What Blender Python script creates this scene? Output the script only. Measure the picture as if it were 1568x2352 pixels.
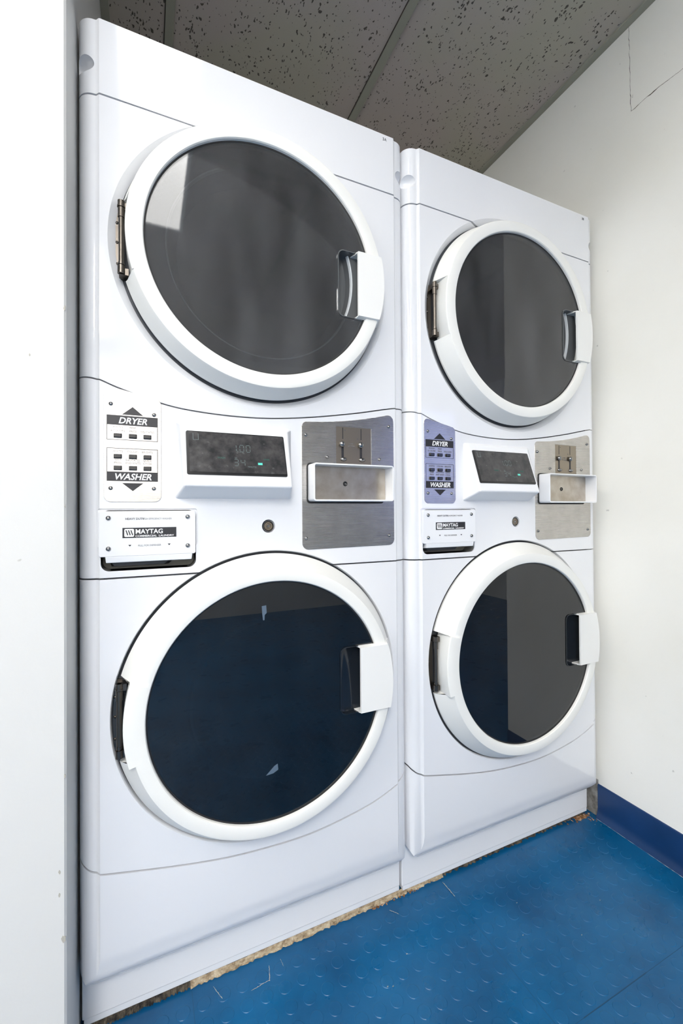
import bpy, bmesh, math, random
from mathutils import Vector, Matrix
random.seed(7)
for o in list(bpy.data.objects): bpy.data.objects.remove(o)
S = bpy.context.scene
COL = S.collection
PI = math.pi

# ------------------------------------------------------------------ camera
yaw, pit, rol = .4263, .0086, -.0062
F_PX, SY = 986.8, -11.2
def cam_axis(r, u, fw):
    c, s = math.cos(rol), math.sin(rol); r, u = r*c-u*s, r*s+u*c
    c, s = math.cos(pit), math.sin(pit); fw, u = fw*c-u*s, fw*s+u*c
    c, s = math.cos(yaw), math.sin(yaw)
    return Vector((r*c+fw*s, -r*s+fw*c, u))
cd = bpy.data.cameras.new('camera'); cam = bpy.data.objects.new('camera', cd); COL.objects.link(cam)
R_, U_, B_ = cam_axis(1,0,0), cam_axis(0,1,0), -cam_axis(0,0,1)
M = Matrix((R_, U_, B_)).transposed().to_4x4(); M.translation = Vector((.1109, -.8769, .9595))
cam.matrix_world = M
cd.sensor_width = 36; cd.lens = F_PX/2352*36; cd.shift_y = SY/2352; cd.clip_start = .01
S.camera = cam

# ------------------------------------------------------------------ world, exposure
W = bpy.data.worlds.new('world'); S.world = W; W.use_nodes = True
W.node_tree.nodes['Background'].inputs[0].default_value = (.75, .86, 1, 1)
W.node_tree.nodes['Background'].inputs[1].default_value = 1.0
S.view_settings.view_transform = 'Standard'; S.view_settings.look = 'None'
S.view_settings.gamma = 1; S.view_settings.use_curve_mapping = False
S.view_settings.exposure = 0.56
FIX_E = 6.0      # strip lamp above the machines
FILL_BACK_E, FILL_LEFT_E = 26.0, 7.0   # unseen lamp panels added as fill light
WIN_E = 1.5       # daylight window

FILL_PANE2_E, FILL_PANE3_E = 2.4, 1.0      # glowing panes added behind the camera as fill light

# ------------------------------------------------------------------ materials
def mat(name, col=(.8,.8,.8), rough=.5, metal=0., spec=.5, emit=None, es=0., coat=0.):
    m = bpy.data.materials.new(name); m.use_nodes = True
    b = m.node_tree.nodes['Principled BSDF']
    b.inputs['Base Color'].default_value = (*col, 1); b.inputs['Roughness'].default_value = rough
    b.inputs['Metallic'].default_value = metal; b.inputs['Specular IOR Level'].default_value = spec
    if coat: b.inputs['Coat Weight'].default_value = coat; b.inputs['Coat Roughness'].default_value = .03
    if emit: b.inputs['Emission Color'].default_value = (*emit, 1); b.inputs['Emission Strength'].default_value = es
    return m
class N:
    def __init__(s, m): s.m = m; s.t = m.node_tree; s.b = s.t.nodes['Principled BSDF']
    def n(s, ty, **kw):
        x = s.t.nodes.new(ty)
        for k, v in kw.items():
            if k in x.inputs: x.inputs[k].default_value = v
            else: setattr(x, k, v)
        return x
    def l(s, a, b): s.t.links.new(a, b)
    def pos(s, scale=(1,1,1)):
        g = s.n('ShaderNodeNewGeometry'); mp = s.n('ShaderNodeMapping'); mp.inputs['Scale'].default_value = scale
        s.l(g.outputs['Position'], mp.inputs['Vector']); return mp.outputs[0]
    def obj(s, scale=(1,1,1)):
        g = s.n('ShaderNodeTexCoord'); mp = s.n('ShaderNodeMapping'); mp.inputs['Scale'].default_value = scale
        s.l(g.outputs['Object'], mp.inputs['Vector']); return mp.outputs[0]
    def noise(s, vec, scale, detail=4, rough=.5):
        x = s.n('ShaderNodeTexNoise'); x.inputs['Scale'].default_value = scale; x.inputs['Detail'].default_value = detail
        x.inputs['Roughness'].default_value = rough; s.l(vec, x.inputs['Vector']); return x.outputs['Fac']
    def ramp(s, fac, stops):
        r = s.n('ShaderNodeValToRGB'); e = r.color_ramp.elements
        while len(e) < len(stops): e.new(.5)
        for i, (p, c) in enumerate(stops): e[i].position = p; e[i].color = (*c, 1) if len(c) == 3 else c
        s.l(fac, r.inputs[0]); return r.outputs[0]
    def mix(s, fac, a, b):
        x = s.n('ShaderNodeMix', data_type='RGBA')
        if hasattr(fac, 'links') or hasattr(fac, 'is_linked'): s.l(fac, x.inputs[0])
        else: x.inputs[0].default_value = fac
        for v, i in ((a, 6), (b, 7)):
            if isinstance(v, tuple): x.inputs[i].default_value = (*v, 1)
            else: s.l(v, x.inputs[i])
        return x.outputs[2]
    def bump(s, h, st, dist=.001):
        x = s.n('ShaderNodeBump'); x.inputs['Strength'].default_value = st; x.inputs['Distance'].default_value = dist
        s.l(h, x.inputs['Height']); s.l(x.outputs[0], s.b.inputs['Normal'])

enamel = mat('white_enamel', (.77,.78,.805), .13, 0, .75)
n = N(enamel); v = n.pos()
n.l(n.ramp(n.noise(v, 6, 3), [(.3,(.05,.05,.05)),(.75,(.10,.10,.10))]), n.b.inputs['Roughness'])
enamel_soft = mat('white_moulded_plastic', (.80,.81,.83), .28, 0, .45)
ringm = mat('door_ring_plastic', (.80,.80,.77), .34, 0, .4)
handlem = mat('handle_plastic', (.80,.80,.78), .38, 0, .4)
dark = mat('dark_cavity_plastic', (.035,.037,.042), .55)
gapm = mat('seam_shade_grey', (.06,.065,.075), .6)
gasket = mat('black_rubber', (.012,.012,.013), .5)
plinthm = mat('plinth_enamel', (.78,.80,.83), .3)
steel = mat('brushed_steel', (.58,.57,.545), .26, 1.0)
n = N(steel); v = n.pos((8, 8, 900))
f = n.noise(v, 1.5, 3)
n.l(n.ramp(f, [(.3,(.22,.22,.22)),(.7,(.31,.31,.31))]), n.b.inputs['Roughness']); n.bump(f, .06, .0004)
v2 = n.pos()
f2 = n.noise(v2, 28, 5, .6)
n.l(n.ramp(f2, [(.35,(.50,.48,.455)),(.65,(.57,.55,.52))]), n.b.inputs['Base Color'])
steel_dull = mat('worn_steel', (.50,.44,.36), .34, 1.0)
slide_m = mat('coin_slide_steel', (.33,.285,.23), .36, 1.0)
n = N(steel_dull); n.l(n.ramp(n.noise(n.pos(), 40, 5), [(.3,(.46,.40,.33)),(.7,(.60,.56,.50))]), n.b.inputs['Base Color'])
chrome = mat('screw_chrome', (.30,.30,.30), .16, 1.0)
hinge_m = mat('hinge_metal', (.13,.115,.10), .32, 1.0)
brass = mat('lock_brass', (.30,.25,.19), .35, 1.0)
black = mat('black_print', (.018,.018,.022), .45)
white_print = mat('white_print', (.85,.85,.85), .5)
grey_print = mat('grey_print', (.16,.16,.17), .5)
button_m = mat('button_black', (.012,.012,.013), .12)
screen = mat('display_glass', (.035,.034,.036), .10, 0, .5)
n = N(screen); n.l(n.ramp(n.noise(n.pos(), 45, 6, .65), [(.35,(.025,.025,.027)),(.7,(.075,.072,.072))]), n.b.inputs['Base Color'])
n.l(n.ramp(n.noise(n.pos(), 60, 5), [(.3,(.06,.06,.06)),(.7,(.3,.3,.3))]), n.b.inputs['Roughness'])
bezel_m = mat('display_bezel', (.015,.015,.016), .2)
lcd = mat('lcd_digit', (.12,.15,.15), .4, emit=(.55,.75,.75), es=.10)
lcd_dim = mat('lcd_digit_dim', (.08,.11,.11), .4, emit=(.4,.6,.6), es=.035)
lcdg = mat('lcd_green', (.05,.3,.25), .4, emit=(.12,.75,.6), es=.45)
drum_m = mat('drum_steel', (.30,.31,.32), .35, 1.0)
smoke = mat('smoke_plastic', (.10,.105,.11), .15)
smoke2 = mat('smoke_plastic_dark', (.012,.016,.022), .08)
rim_m = mat('bowl_rim_grey', (.65,.68,.70), .2)
bowl_m = mat('bowl_glass', (.01,.015,.02), .04, 0, .6)

def tinted(name, tint, haze, hz, ior=1.5, rough=.0):
    m = bpy.data.materials.new(name); m.use_nodes = True; t = m.node_tree; t.nodes.clear()
    o = t.nodes.new('ShaderNodeOutputMaterial'); tr = t.nodes.new('ShaderNodeBsdfTransparent'); tr.inputs[0].default_value = (*tint, 1)
    df = t.nodes.new('ShaderNodeBsdfDiffuse'); df.inputs[0].default_value = (*haze, 1)
    gl = t.nodes.new('ShaderNodeBsdfGlossy'); gl.inputs['Roughness'].default_value = rough
    fr = t.nodes.new('ShaderNodeFresnel'); fr.inputs[0].default_value = ior
    m1 = t.nodes.new('ShaderNodeMixShader'); m2 = t.nodes.new('ShaderNodeMixShader')
    # smudges on the pane vary the haze
    g = t.nodes.new('ShaderNodeNewGeometry'); nz = t.nodes.new('ShaderNodeTexNoise'); nz.inputs['Scale'].default_value = 9; nz.inputs['Detail'].default_value = 6
    mp = t.nodes.new('ShaderNodeMapping'); mp.inputs['Scale'].default_value = (1.6, 1, .5)
    t.links.new(g.outputs['Position'], mp.inputs[0]); t.links.new(mp.outputs[0], nz.inputs['Vector'])
    mr = t.nodes.new('ShaderNodeMapRange'); mr.inputs[1].default_value = .3; mr.inputs[2].default_value = .7
    mr.inputs[3].default_value = hz*.6; mr.inputs[4].default_value = hz*1.4
    t.links.new(nz.outputs['Fac'], mr.inputs[0]); t.links.new(mr.outputs[0], m1.inputs[0])
    t.links.new(tr.outputs[0], m1.inputs[1]); t.links.new(df.outputs[0], m1.inputs[2])
    t.links.new(fr.outputs[0], m2.inputs[0]); t.links.new(m1.outputs[0], m2.inputs[1]); t.links.new(gl.outputs[0], m2.inputs[2])
    t.links.new(m2.outputs[0], o.inputs[0]); return m
glass_dry = tinted('dryer_window_glass', (.50,.505,.51), (.42,.43,.45), .10, 1.6, .035)
glass_wash = tinted('washer_window_glass', (.12,.14,.165), (.18,.21,.24), .035, 1.78)

# setting materials
wall_m = mat('painted_wall_cream', (.80,.79,.74), .42, 0, .35)
n = N(wall_m); v = n.pos()
st = n.ramp(n.noise(v, 2.3, 5), [(.25,(.83,.815,.745)),(.6,(.88,.87,.82))])
sp = n.ramp(n.noise(v, 55, 3, .4), [(.765,(0,0,0)),(.80,(1,1,1))])
n.l(n.mix(sp, st, (.62,.61,.57)), n.b.inputs['Base Color']); n.bump(n.noise(v, 60, 6), .25, .0015)
wall_l = mat('painted_wall_white', (.63,.63,.615), .5, 0, .3)
n = N(wall_l); v = n.pos()
sp = n.ramp(n.noise(v, 38, 2, .4), [(.775,(0,0,0)),(.79,(1,1,1))])
n.l(n.mix(sp, (.63,.63,.615), (.44,.43,.39)), n.b.inputs['Base Color']); n.bump(n.noise(v, 35, 6), .3, .002)
dirty = mat('dirty_bare_wall', (.3,.29,.27), .7)
n = N(dirty); v = n.pos()
n.l(n.ramp(n.noise(v, 40, 6, .7), [(.3,(.10,.09,.08)),(.5,(.24,.23,.21)),(.68,(.38,.37,.35))]), n.b.inputs['Base Color'])
ceil_m = mat('fissured_ceiling_tile', (.5,.47,.43), .9, 0, .1)
n = N(ceil_m); v = n.pos((1, 1, 1))
big = n.ramp(n.noise(v, 3, 2), [(.42,(.46,.405,.365)),(.6,(.44,.41,.335))])
vs = n.pos((1.0, .62, 1))
wob = n.n('ShaderNodeTexNoise'); wob.inputs['Scale'].default_value = 60; n.l(vs, wob.inputs['Vector'])
add = n.n('ShaderNodeMixRGB'); add.inputs[0].default_value = .02; n.l(vs, add.inputs[1]); n.l(wob.outputs['Color'], add.inputs[2])
vo = n.n('ShaderNodeTexVoronoi'); vo.inputs['Scale'].default_value = 150; n.l(add.outputs[0], vo.inputs['Vector'])
sep = n.n('ShaderNodeSeparateColor'); n.l(vo.outputs['Color'], sep.inputs[0])
thr = n.n('ShaderNodeMath', operation='MULTIPLY'); n.l(sep.outputs[0], thr.inputs[0]); thr.inputs[1].default_value = .52
dens = n.ramp(n.noise(v, 11, 2), [(.35,(.45,.45,.45)),(.65,(1.0,1.0,1.0))])
thr2 = n.n('ShaderNodeMath', operation='MULTIPLY'); n.l(thr.outputs[0], thr2.inputs[0]); n.l(dens, thr2.inputs[1])
ls = n.n('ShaderNodeMath', operation='LESS_THAN'); n.l(vo.outputs['Distance'], ls.inputs[0]); n.l(thr2.outputs[0], ls.inputs[1])
pick = n.n('ShaderNodeMath', operation='GREATER_THAN'); n.l(sep.outputs[1], pick.inputs[0]); pick.inputs[1].default_value = .28
hole = n.n('ShaderNodeMath', operation='MULTIPLY'); n.l(ls.outputs[0], hole.inputs[0]); n.l(pick.outputs[0], hole.inputs[1])
n.l(n.mix(hole.outputs[0], big, (.10,.09,.075)), n.b.inputs['Base Color']); n.bump(n.noise(v, 250, 4), .3, .001)
grid_m = mat('ceiling_grid_paint', (.31,.305,.245), .5)
floor_m = mat('blue_rubber_floor', (.02,.13,.29), .32, 0, .4)
n = N(floor_m); v = n.pos()
c1 = n.ramp(n.noise(v, 5, 6, .6), [(.3,(.000,.056,.155)),(.5,(.001,.084,.215)),(.72,(.004,.108,.265))])
sc = n.ramp(n.noise(n.pos((30,3,1)), 9, 4, .6), [(.70,(0,0,0)),(.80,(.10,.10,.10))])
n.l(n.mix(sc, c1, (.25,.42,.55)), n.b.inputs['Base Color'])
n.l(n.ramp(n.noise(v, 14, 5), [(.3,(.24,.24,.24)),(.7,(.42,.42,.42))]), n.b.inputs['Roughness'])
n.bump(n.noise(v, 120, 5), .12, .0008)
base_m = mat('navy_vinyl_base', (.006,.035,.12), .3, 0, .5)
n = N(base_m); n.l(n.ramp(n.noise(n.pos(), 8, 5), [(.3,(.004,.028,.10)),(.7,(.009,.045,.15))]), n.b.inputs['Base Color'])
grout_m = mat('old_cream_adhesive', (.45,.36,.24), .9)
n = N(grout_m); n.l(n.ramp(n.noise(n.pos((1,2,2)), 60, 6, .7), [(.3,(.10,.06,.03)),(.48,(.36,.28,.18)),(.7,(.62,.54,.40))]), n.b.inputs['Base Color']); n.bump(n.noise(n.pos(), 300, 4), .8, .002)
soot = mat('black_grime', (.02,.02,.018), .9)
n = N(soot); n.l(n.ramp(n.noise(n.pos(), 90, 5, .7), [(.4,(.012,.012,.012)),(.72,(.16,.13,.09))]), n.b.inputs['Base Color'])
rust = mat('rust_crumbs', (.40,.17,.05), .9)
n = N(rust); n.l(n.ramp(n.noise(n.pos(), 150, 4, .7), [(.35,(.08,.035,.015)),(.52,(.30,.14,.05)),(.70,(.62,.54,.44))]), n.b.inputs['Base Color'])
crack_shadow_m = mat('crack_and_shadow_dark', (.05,.038,.028), .9)
chip_m = mat('chipped_plaster', (.42,.40,.35), .9)
lens_m = mat('lamp_lens', (.9,.9,.9), .3, emit=(1,.98,.94), es=FIX_E)
n = N(lens_m); ck = n.n('ShaderNodeTexChecker'); ck.inputs['Scale'].default_value = 60
n.l(n.pos(), ck.inputs['Vector'])
mr = n.n('ShaderNodeMapRange'); mr.inputs[3].default_value = FIX_E*.95; mr.inputs[4].default_value = FIX_E*1.05
n.l(ck.outputs['Fac'], mr.inputs[0]); n.l(mr.outputs[0], n.b.inputs['Emission Strength'])
def fill_lens_of(e): return mat('fill_lamp_lens', (.9,.9,.9), .3, emit=(1,.98,.95), es=e)
lamp_body = mat('lamp_housing', (.8,.8,.8), .4)

# ------------------------------------------------------------------ helpers
def link(name, me, m=None, parent=None, smooth=True, ang=35):
    o = bpy.data.objects.new(name, me); COL.objects.link(o)
    if m is not None and not me.materials: me.materials.append(m)
    if parent is not None: o.parent = parent
    if smooth: smooth_by_angle(me, ang)
    return o
def smooth_by_angle(me, ang=35):
    bm = bmesh.new(); bm.from_mesh(me)
    for f in bm.faces: f.smooth = True
    a = math.radians(ang)
    for e in bm.edges: e.smooth = not (len(e.link_faces) != 2 or e.calc_face_angle(0) > a)
    bm.to_mesh(me); bm.free()
def bevel(o, w=.002, seg=3, ang=40):
    b = o.modifiers.new('bevel', 'BEVEL'); b.width = w; b.segments = seg; b.limit_method = 'ANGLE'; b.angle_limit = math.radians(ang); b.harden_normals = True
    b.miter_outer = 'MITER_ARC'
    for p in o.data.polygons: p.use_smooth = True
    return o
def mesh_of(bm, name='m'):
    bmesh.ops.recalc_face_normals(bm, faces=bm.faces)
    me = bpy.data.meshes.new(name); bm.to_mesh(me); bm.free(); return me
def box_bm(x0, x1, y0, y1, z0, z1, bm=None):
    bm = bm or bmesh.new()
    v = [bm.verts.new(p) for p in ((x0,y0,z0),(x1,y0,z0),(x1,y1,z0),(x0,y1,z0),(x0,y0,z1),(x1,y0,z1),(x1,y1,z1),(x0,y1,z1))]
    for f in ((0,3,2,1),(4,5,6,7),(0,1,5,4),(1,2,6,5),(2,3,7,6),(3,0,4,7)): bm.faces.new([v[i] for i in f])
    return bm
def prism_bm(pts, a0, a1, axis='y', bm=None):
    """extrude a 2D outline: axis 'y' takes (x,z), 'z' takes (x,y), 'x' takes (y,z)"""
    bm = bm or bmesh.new()
    def P(p, a): return {'y': (p[0], a, p[1]), 'z': (p[0], p[1], a), 'x': (a, p[0], p[1])}[axis]
    lo = [bm.verts.new(P(p, a0)) for p in pts]; hi = [bm.verts.new(P(p, a1)) for p in pts]
    bm.faces.new(lo); bm.faces.new(hi[::-1]); n_ = len(pts)
    for i in range(n_): bm.faces.new([lo[i], hi[i], hi[(i+1) % n_], lo[(i+1) % n_]])
    return bm
def loft_bm(a, b, bm=None):
    bm = bm or bmesh.new()
    lo = [bm.verts.new(p) for p in a]; hi = [bm.verts.new(p) for p in b]
    bm.faces.new(lo); bm.faces.new(hi[::-1]); n_ = len(a)
    for i in range(n_): bm.faces.new([lo[i], hi[i], hi[(i+1) % n_], lo[(i+1) % n_]])
    return bm
def lathe_bm(prof, cx, cz, seg=128, bm=None, close=True):
    """prof: list of (r, y), turned about the y axis through (cx, cz)"""
    bm = bm or bmesh.new(); rows = []
    for r, y in prof:
        if r < 1e-6: rows.append([bm.verts.new((cx, y, cz))])
        else: rows.append([bm.verts.new((cx+r*math.cos(2*PI*k/seg), y, cz+r*math.sin(2*PI*k/seg))) for k in range(seg)])
    m = len(rows)
    for i in range(m if close else m-1):
        a, b = rows[i], rows[(i+1) % m]
        if a is b: continue
        for k in range(seg):
            k2 = (k+1) % seg
            if len(a) == 1 and len(b) == 1: continue
            if len(a) == 1: bm.faces.new([a[0], b[k], b[k2]])
            elif len(b) == 1: bm.faces.new([a[k], b[0], a[k2]])
            else: bm.faces.new([a[k], b[k], b[k2], a[k2]])
    return bm
def cyl_bm(cx, cy, z0, z1, r, seg=24, bm=None):
    bm = bm or bmesh.new()
    return prism_bm([(cx+r*math.cos(2*PI*k/seg), cy+r*math.sin(2*PI*k/seg)) for k in range(seg)], z0, z1, 'z', bm)
def dome_bm(cx, cz, y, r, h, bm=None, seg=20):
    """screw head on a plane facing -y with a socket dimple"""
    return lathe_bm([(0, y-h*.45), (r*.30, y-h*.45), (r*.32, y-h), (r*.55, y-h*.93), (r*.85, y-h*.6), (r, y-h*.15), (r, y+.001), (0, y+.001)], cx, cz, seg, bm, close=False)
def rrect(x0, x1, z0, z1, r, seg=6, tl=None, tr=None):
    """rounded rectangle outline, tl / tr override the heights of the two top corners"""
    zl = tl if tl is not None else z1; zr = tr if tr is not None else z1
    out = []
    for cx, cz, a0 in ((x1-r, zr-r, 0), (x0+r, zl-r, 90), (x0+r, z0+r, 180), (x1-r, z0+r, 270)):
        for k in range(seg+1):
            a = math.radians(a0+90*k/seg); out.append((cx+r*math.cos(a), cz+r*math.sin(a)))
    return out
def boolean(me, cut, op='DIFFERENCE'):
    a = bpy.data.objects.new('tmp_a', me); b = bpy.data.objects.new('tmp_b', cut); COL.objects.link(a); COL.objects.link(b)
    md = a.modifiers.new('b', 'BOOLEAN'); md.object = b; md.operation = op; md.solver = 'EXACT'
    dg = bpy.context.evaluated_depsgraph_get(); r = bpy.data.meshes.new_from_object(a.evaluated_get(dg))
    bpy.data.objects.remove(a); bpy.data.objects.remove(b); return r
def text_bm(bm, s, size, x, z, y, align='CENTER', bold=0., shear=0., sx=1., depth=.0002, spacing=1.):
    """writing laid on a plane facing -y, (x, z) is the middle of its baseline"""
    cu = bpy.data.curves.new('t', 'FONT'); cu.body = s; cu.size = size; cu.align_x = align; cu.offset = bold; cu.shear = shear
    cu.extrude = depth; cu.resolution_u = 3; cu.space_character = spacing
    o = bpy.data.objects.new('t', cu); COL.objects.link(o)
    dg = bpy.context.evaluated_depsgraph_get(); dg.update()
    me = bpy.data.meshes.new_from_object(o.evaluated_get(dg)); bpy.data.objects.remove(o)
    for v in me.vertices: v.co = Vector((x+v.co.x*sx, y-v.co.z, z+v.co.y))
    bm.from_mesh(me); bpy.data.meshes.remove(me)
def smooth_curve(pts, n_=8):
    out = []
    for i in range(len(pts)-1):
        p0 = pts[max(i-1, 0)]; p1 = pts[i]; p2 = pts[i+1]; p3 = pts[min(i+2, len(pts)-1)]
        for k in range(n_):
            t = k/n_
            out.append(tuple(.5*((2*p1[j])+(-p0[j]+p2[j])*t+(2*p0[j]-5*p1[j]+4*p2[j]-p3[j])*t*t+(-p0[j]+3*p1[j]-3*p2[j]+p3[j])*t**3) for j in (0, 1)))
    out.append(pts[-1]); return out
def structure(name, bm, m, smooth=False, bev=0, parent=None):
    o = link(name, mesh_of(bm), m, parent, smooth)
    if bev: bevel(o, bev)
    if parent is None: o['kind'] = 'structure'
    return o

# ------------------------------------------------------------------ the room
FZ, CZ = 0.0, 2.37
WX = 1.394           # right wall
RX = -.003           # return of the left wall
LY = -.088           # face of the left wall
# floor slab with raised coins as part of its mesh
bm = box_bm(-1.6, 3.8, -3.3, 1.05, -.12, FZ)
SX0, SY0, TP = .192, -.318, .6112
P_ = TP/16
def coin(x, y, r=.0135, h=.0007, seg=22):
    top = [bm.verts.new((x+(r-.0011)*math.cos(2*PI*k/seg), y+(r-.0011)*math.sin(2*PI*k/seg), FZ+h)) for k in range(seg)]
    bot = [bm.verts.new((x+r*math.cos(2*PI*k/seg), y+r*math.sin(2*PI*k/seg), FZ-.0002)) for k in range(seg)]
    bm.faces.new(top)
    for k in range(seg): bm.faces.new([bot[k], bot[(k+1) % seg], top[(k+1) % seg], top[k]])
i0, i1 = int((-.35-SX0)/P_), int((1.36-SX0)/P_)
for i in range(i0, i1):
    for j in range(-26, 10):
        x = SX0+(i+.5)*P_; y = SY0+(j+.5)*P_
        if y > .03 or (x < .01 and y > LY-.02) or x > WX-.03: continue
        coin(x, y)
structure('floor', bm, floor_m, True)
bm = bmesh.new()
for k in (0, 1): box_bm(SX0+TP*k-.0003, SX0+TP*k+.0003, -1.2, .05, 0, .0002, bm)
box_bm(-1.5, .86, SY0-.0003, SY0+.0003, 0, .0002, bm); box_bm(.86, 1.05, SY0-.0008, SY0+.0008, 0, .0003, bm); box_bm(1.05, WX-.02, SY0-.0003, SY0+.0003, 0, .0002, bm)
structure('trim_1', bm, mat('tile_joint_dark_blue', (.002,.045,.11), .6))
# ceiling with its grid
structure('ceiling', box_bm(-1.6, 3.8, -3.3, 1.05, CZ, CZ+.1), ceil_m)
bm = bmesh.new()
for gx in (.175-TP*2, .175-TP, .175, .787, WX+.60): box_bm(gx-.012, gx+.012, -3.2, .95, CZ-.006, CZ+.001, bm)
for gy in (-.95, -2.17): box_bm(-1.5, 3.6, gy-.012, gy+.012, CZ-.0058, CZ+.001, bm)
box_bm(WX-.022, WX, -.47, .95, CZ-.006, CZ+.001, bm); box_bm(RX, RX+.022, LY, .95, CZ-.006, CZ+.001, bm)
structure('trim_2', bm, grid_m, bev=.001)
# dark shadow slits beside the grid bars
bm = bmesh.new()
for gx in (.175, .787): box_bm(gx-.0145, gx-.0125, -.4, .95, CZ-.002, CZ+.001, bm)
structure('trim_3', bm, crack_shadow_m)
# walls
structure('wall_back', box_bm(-.2, WX+.1, .95, 1.05, 0, CZ), wall_m)
wl = structure('wall_left', prism_bm([(-1.5, LY), (RX-.003, LY), (RX, LY+.003), (RX, .95), (-1.5, .95)], 0, CZ, 'z'), wall_l)
structure('wall_front_left', box_bm(-1.6, -1.5, -3.2, .95, 0, CZ), wall_l)
wr = structure('wall_right', box_bm(WX, WX+.12, -.47, 1.0, 0, CZ), wall_m)
structure('wall_right_room', box_bm(WX+.12, 3.7, -.47, -.35, 0, CZ), wall_m)
structure('wall_far_right', box_bm(3.6, 3.7, -3.2, -.35, 0, CZ), wall_m)
WX0, WX1, WZ0, WZ1 = 2.75, 3.50, .85, 2.15
VX0, VX1, VZ0, VZ1 = -1.50, .60, .90, 2.10
bm = box_bm(-1.6, VX0, -3.3, -3.2, 0, CZ); box_bm(VX1, WX0, -3.3, -3.2, 0, CZ, bm)
box_bm(VX0, VX1, -3.3, -3.2, 0, VZ0, bm); box_bm(VX0, VX1, -3.3, -3.2, VZ1, CZ, bm); box_bm(WX1, 3.7, -3.3, -3.2, 0, CZ, bm)
box_bm(WX0, WX1, -3.3, -3.2, 0, WZ0, bm); box_bm(WX0, WX1, -3.3, -3.2, WZ1, CZ, bm)
structure('wall_behind_camera', bm, wall_l)
wf = structure('window_1', prism_bm([(WX0, WZ0), (WX1, WZ0), (WX1, WZ1), (WX0, WZ1)], -3.29, -3.285, 'y'),
     mat('daylight_pane', (.3,.4,.6), .1, emit=(.42,.5,1), es=WIN_E))
bm = bmesh.new()
for a, b, c, d in ((WX0, WX1, WZ0, WZ0+.04), (WX0, WX1, WZ1-.04, WZ1), (WX0, WX0+.04, WZ0, WZ1), (WX1-.04, WX1, WZ0, WZ1)):
    box_bm(a, b, -3.27, -3.2, c, d, bm)
structure('window_frame', bm, lamp_body, parent=wf)
def fill_pane_at(name, x0, x1, z0, z1, m):  # builds an added glowing pane and dresses it with a frame
    w = structure(name, prism_bm([(x0, z0), (x1, z0), (x1, z1), (x0, z1)], -3.29, -3.285, 'y'), m)
    bm = bmesh.new()
    for a, b, c, d in ((x0, x1, z0, z0+.03), (x0, x1, z1-.03, z1), (x0, x0+.03, z0, z1), (x1-.03, x1, z0, z1)): box_bm(a, b, -3.27, -3.2, c, d, bm)
    structure('window_frame', bm, lamp_body, parent=w)
fill_pane_at('fill_pane_2', VX0, -.45, VZ0, VZ1, mat('fill_light_pane_cool', (.6,.6,.6), .3, emit=(.95,.97,1), es=FILL_PANE2_E))  # unseen pane added as fill light on the machine fronts
fill_pane_at('fill_pane_3', -.45, VX1, VZ0, VZ1, mat('fill_light_pane_warm', (.6,.6,.6), .3, emit=(1,.96,.9), es=FILL_PANE3_E))  # dimmer added fill pane, kept low for the button plate's reflection
# cracks around an old patch in the right wall
def ribbon(pts, bm):
    pr = None
    for (y, z, w) in pts:
        a = bm.verts.new((WX-.0004, y, z)); b = bm.verts.new((WX-.0004, y+w*.75, z-w*.75))
        if pr: bm.faces.new([pr[0], a, b, pr[1]])
        pr = (a, b)
bm = bmesh.new(); pts = []
for k in range(30):
    t = k/29; pts.append((-.097-.004*t+random.uniform(-.0012,.0012), CZ-.004-.252*t, random.choice((.0008,.0012,.0018,.0010))))
ribbon(pts, bm); pts = []
for k in range(34):
    t = k/33; y = -.101-.20*t; w = random.choice((.0009,.0012,.0016))
    if .045 < -y-.101 < .075: w = .0046*(1-abs((-y-.101-.06)/.017)*.8)
    if .012 < -y-.101 < .020: w = .003
    pts.append((y, CZ-.256+.004*math.sin(t*5)+random.uniform(-.0008,.0008), max(w, .0009)))
ribbon(pts, bm)
structure('wall_crack', bm, crack_shadow_m, parent=wr)
# chips along the left wall's corner
bm = bmesh.new()
for (x, z, s) in ((-.006,.30,.006),(-.012,.405,.003),(-.012,.37,.003),(-.004,.55,.003),(-.11,.378,.004),(-.004,1.28,.004),(-.003,.97,.003),(-.05,1.2,.002),(-.09,1.02,.0015)):
    ps = [(x+s*math.cos(a)*random.uniform(.5,1.1)*.7, z+s*math.sin(a)*random.uniform(.6,1.3)) for a in [2*PI*k/9 for k in range(9)]]
    prism_bm([(min(p[0], RX-.001), p[1]) for p in ps], LY-.0005, LY+.0005, 'y', bm)
structure('paint_chip', bm, chip_m, parent=wl)
# cove base on the right wall
prof = [(WX, .103), (WX-.003, .102), (WX-.0042, .098), (WX-.0042, .030), (WX-.0055, .020), (WX-.009, .010), (WX-.0135, .003), (WX-.0145, .0005), (WX-.0145, 0), (WX, 0)]
bm = bmesh.new()
a = [bm.verts.new((x, .022, z)) for x, z in prof]; b = [bm.verts.new((x, -.47, z)) for x, z in prof]
bm.faces.new(a); bm.faces.new(b[::-1])
for i in range(len(prof)): bm.faces.new([a[i], b[i], b[(i+1) % len(prof)], a[(i+1) % len(prof)]])
structure('baseboard_right', bm, base_m, True)
# ragged joint of bare dirty wall beside the plinth, and white scuffed sealant on the base's toe line
structure('trim_4', box_bm(WX-.0015, WX+.001, .022, .30, 0, .115), dirty)
bm = bmesh.new(); pts = []
for k in range(60):
    t = k/59; y = .02-.36*t; w = max(0, random.uniform(-.0004,.0010))
    pts.append((y, w))
lo = [bm.verts.new((WX-.0146, y, .0004)) for y, w in pts]; hi = [bm.verts.new((WX-.0147-w, y, .0004)) for y, w in pts]
for k in range(59): bm.faces.new([lo[k], lo[k+1], hi[k+1], hi[k]])
structure('trim_5', bm, white_print)
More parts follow.
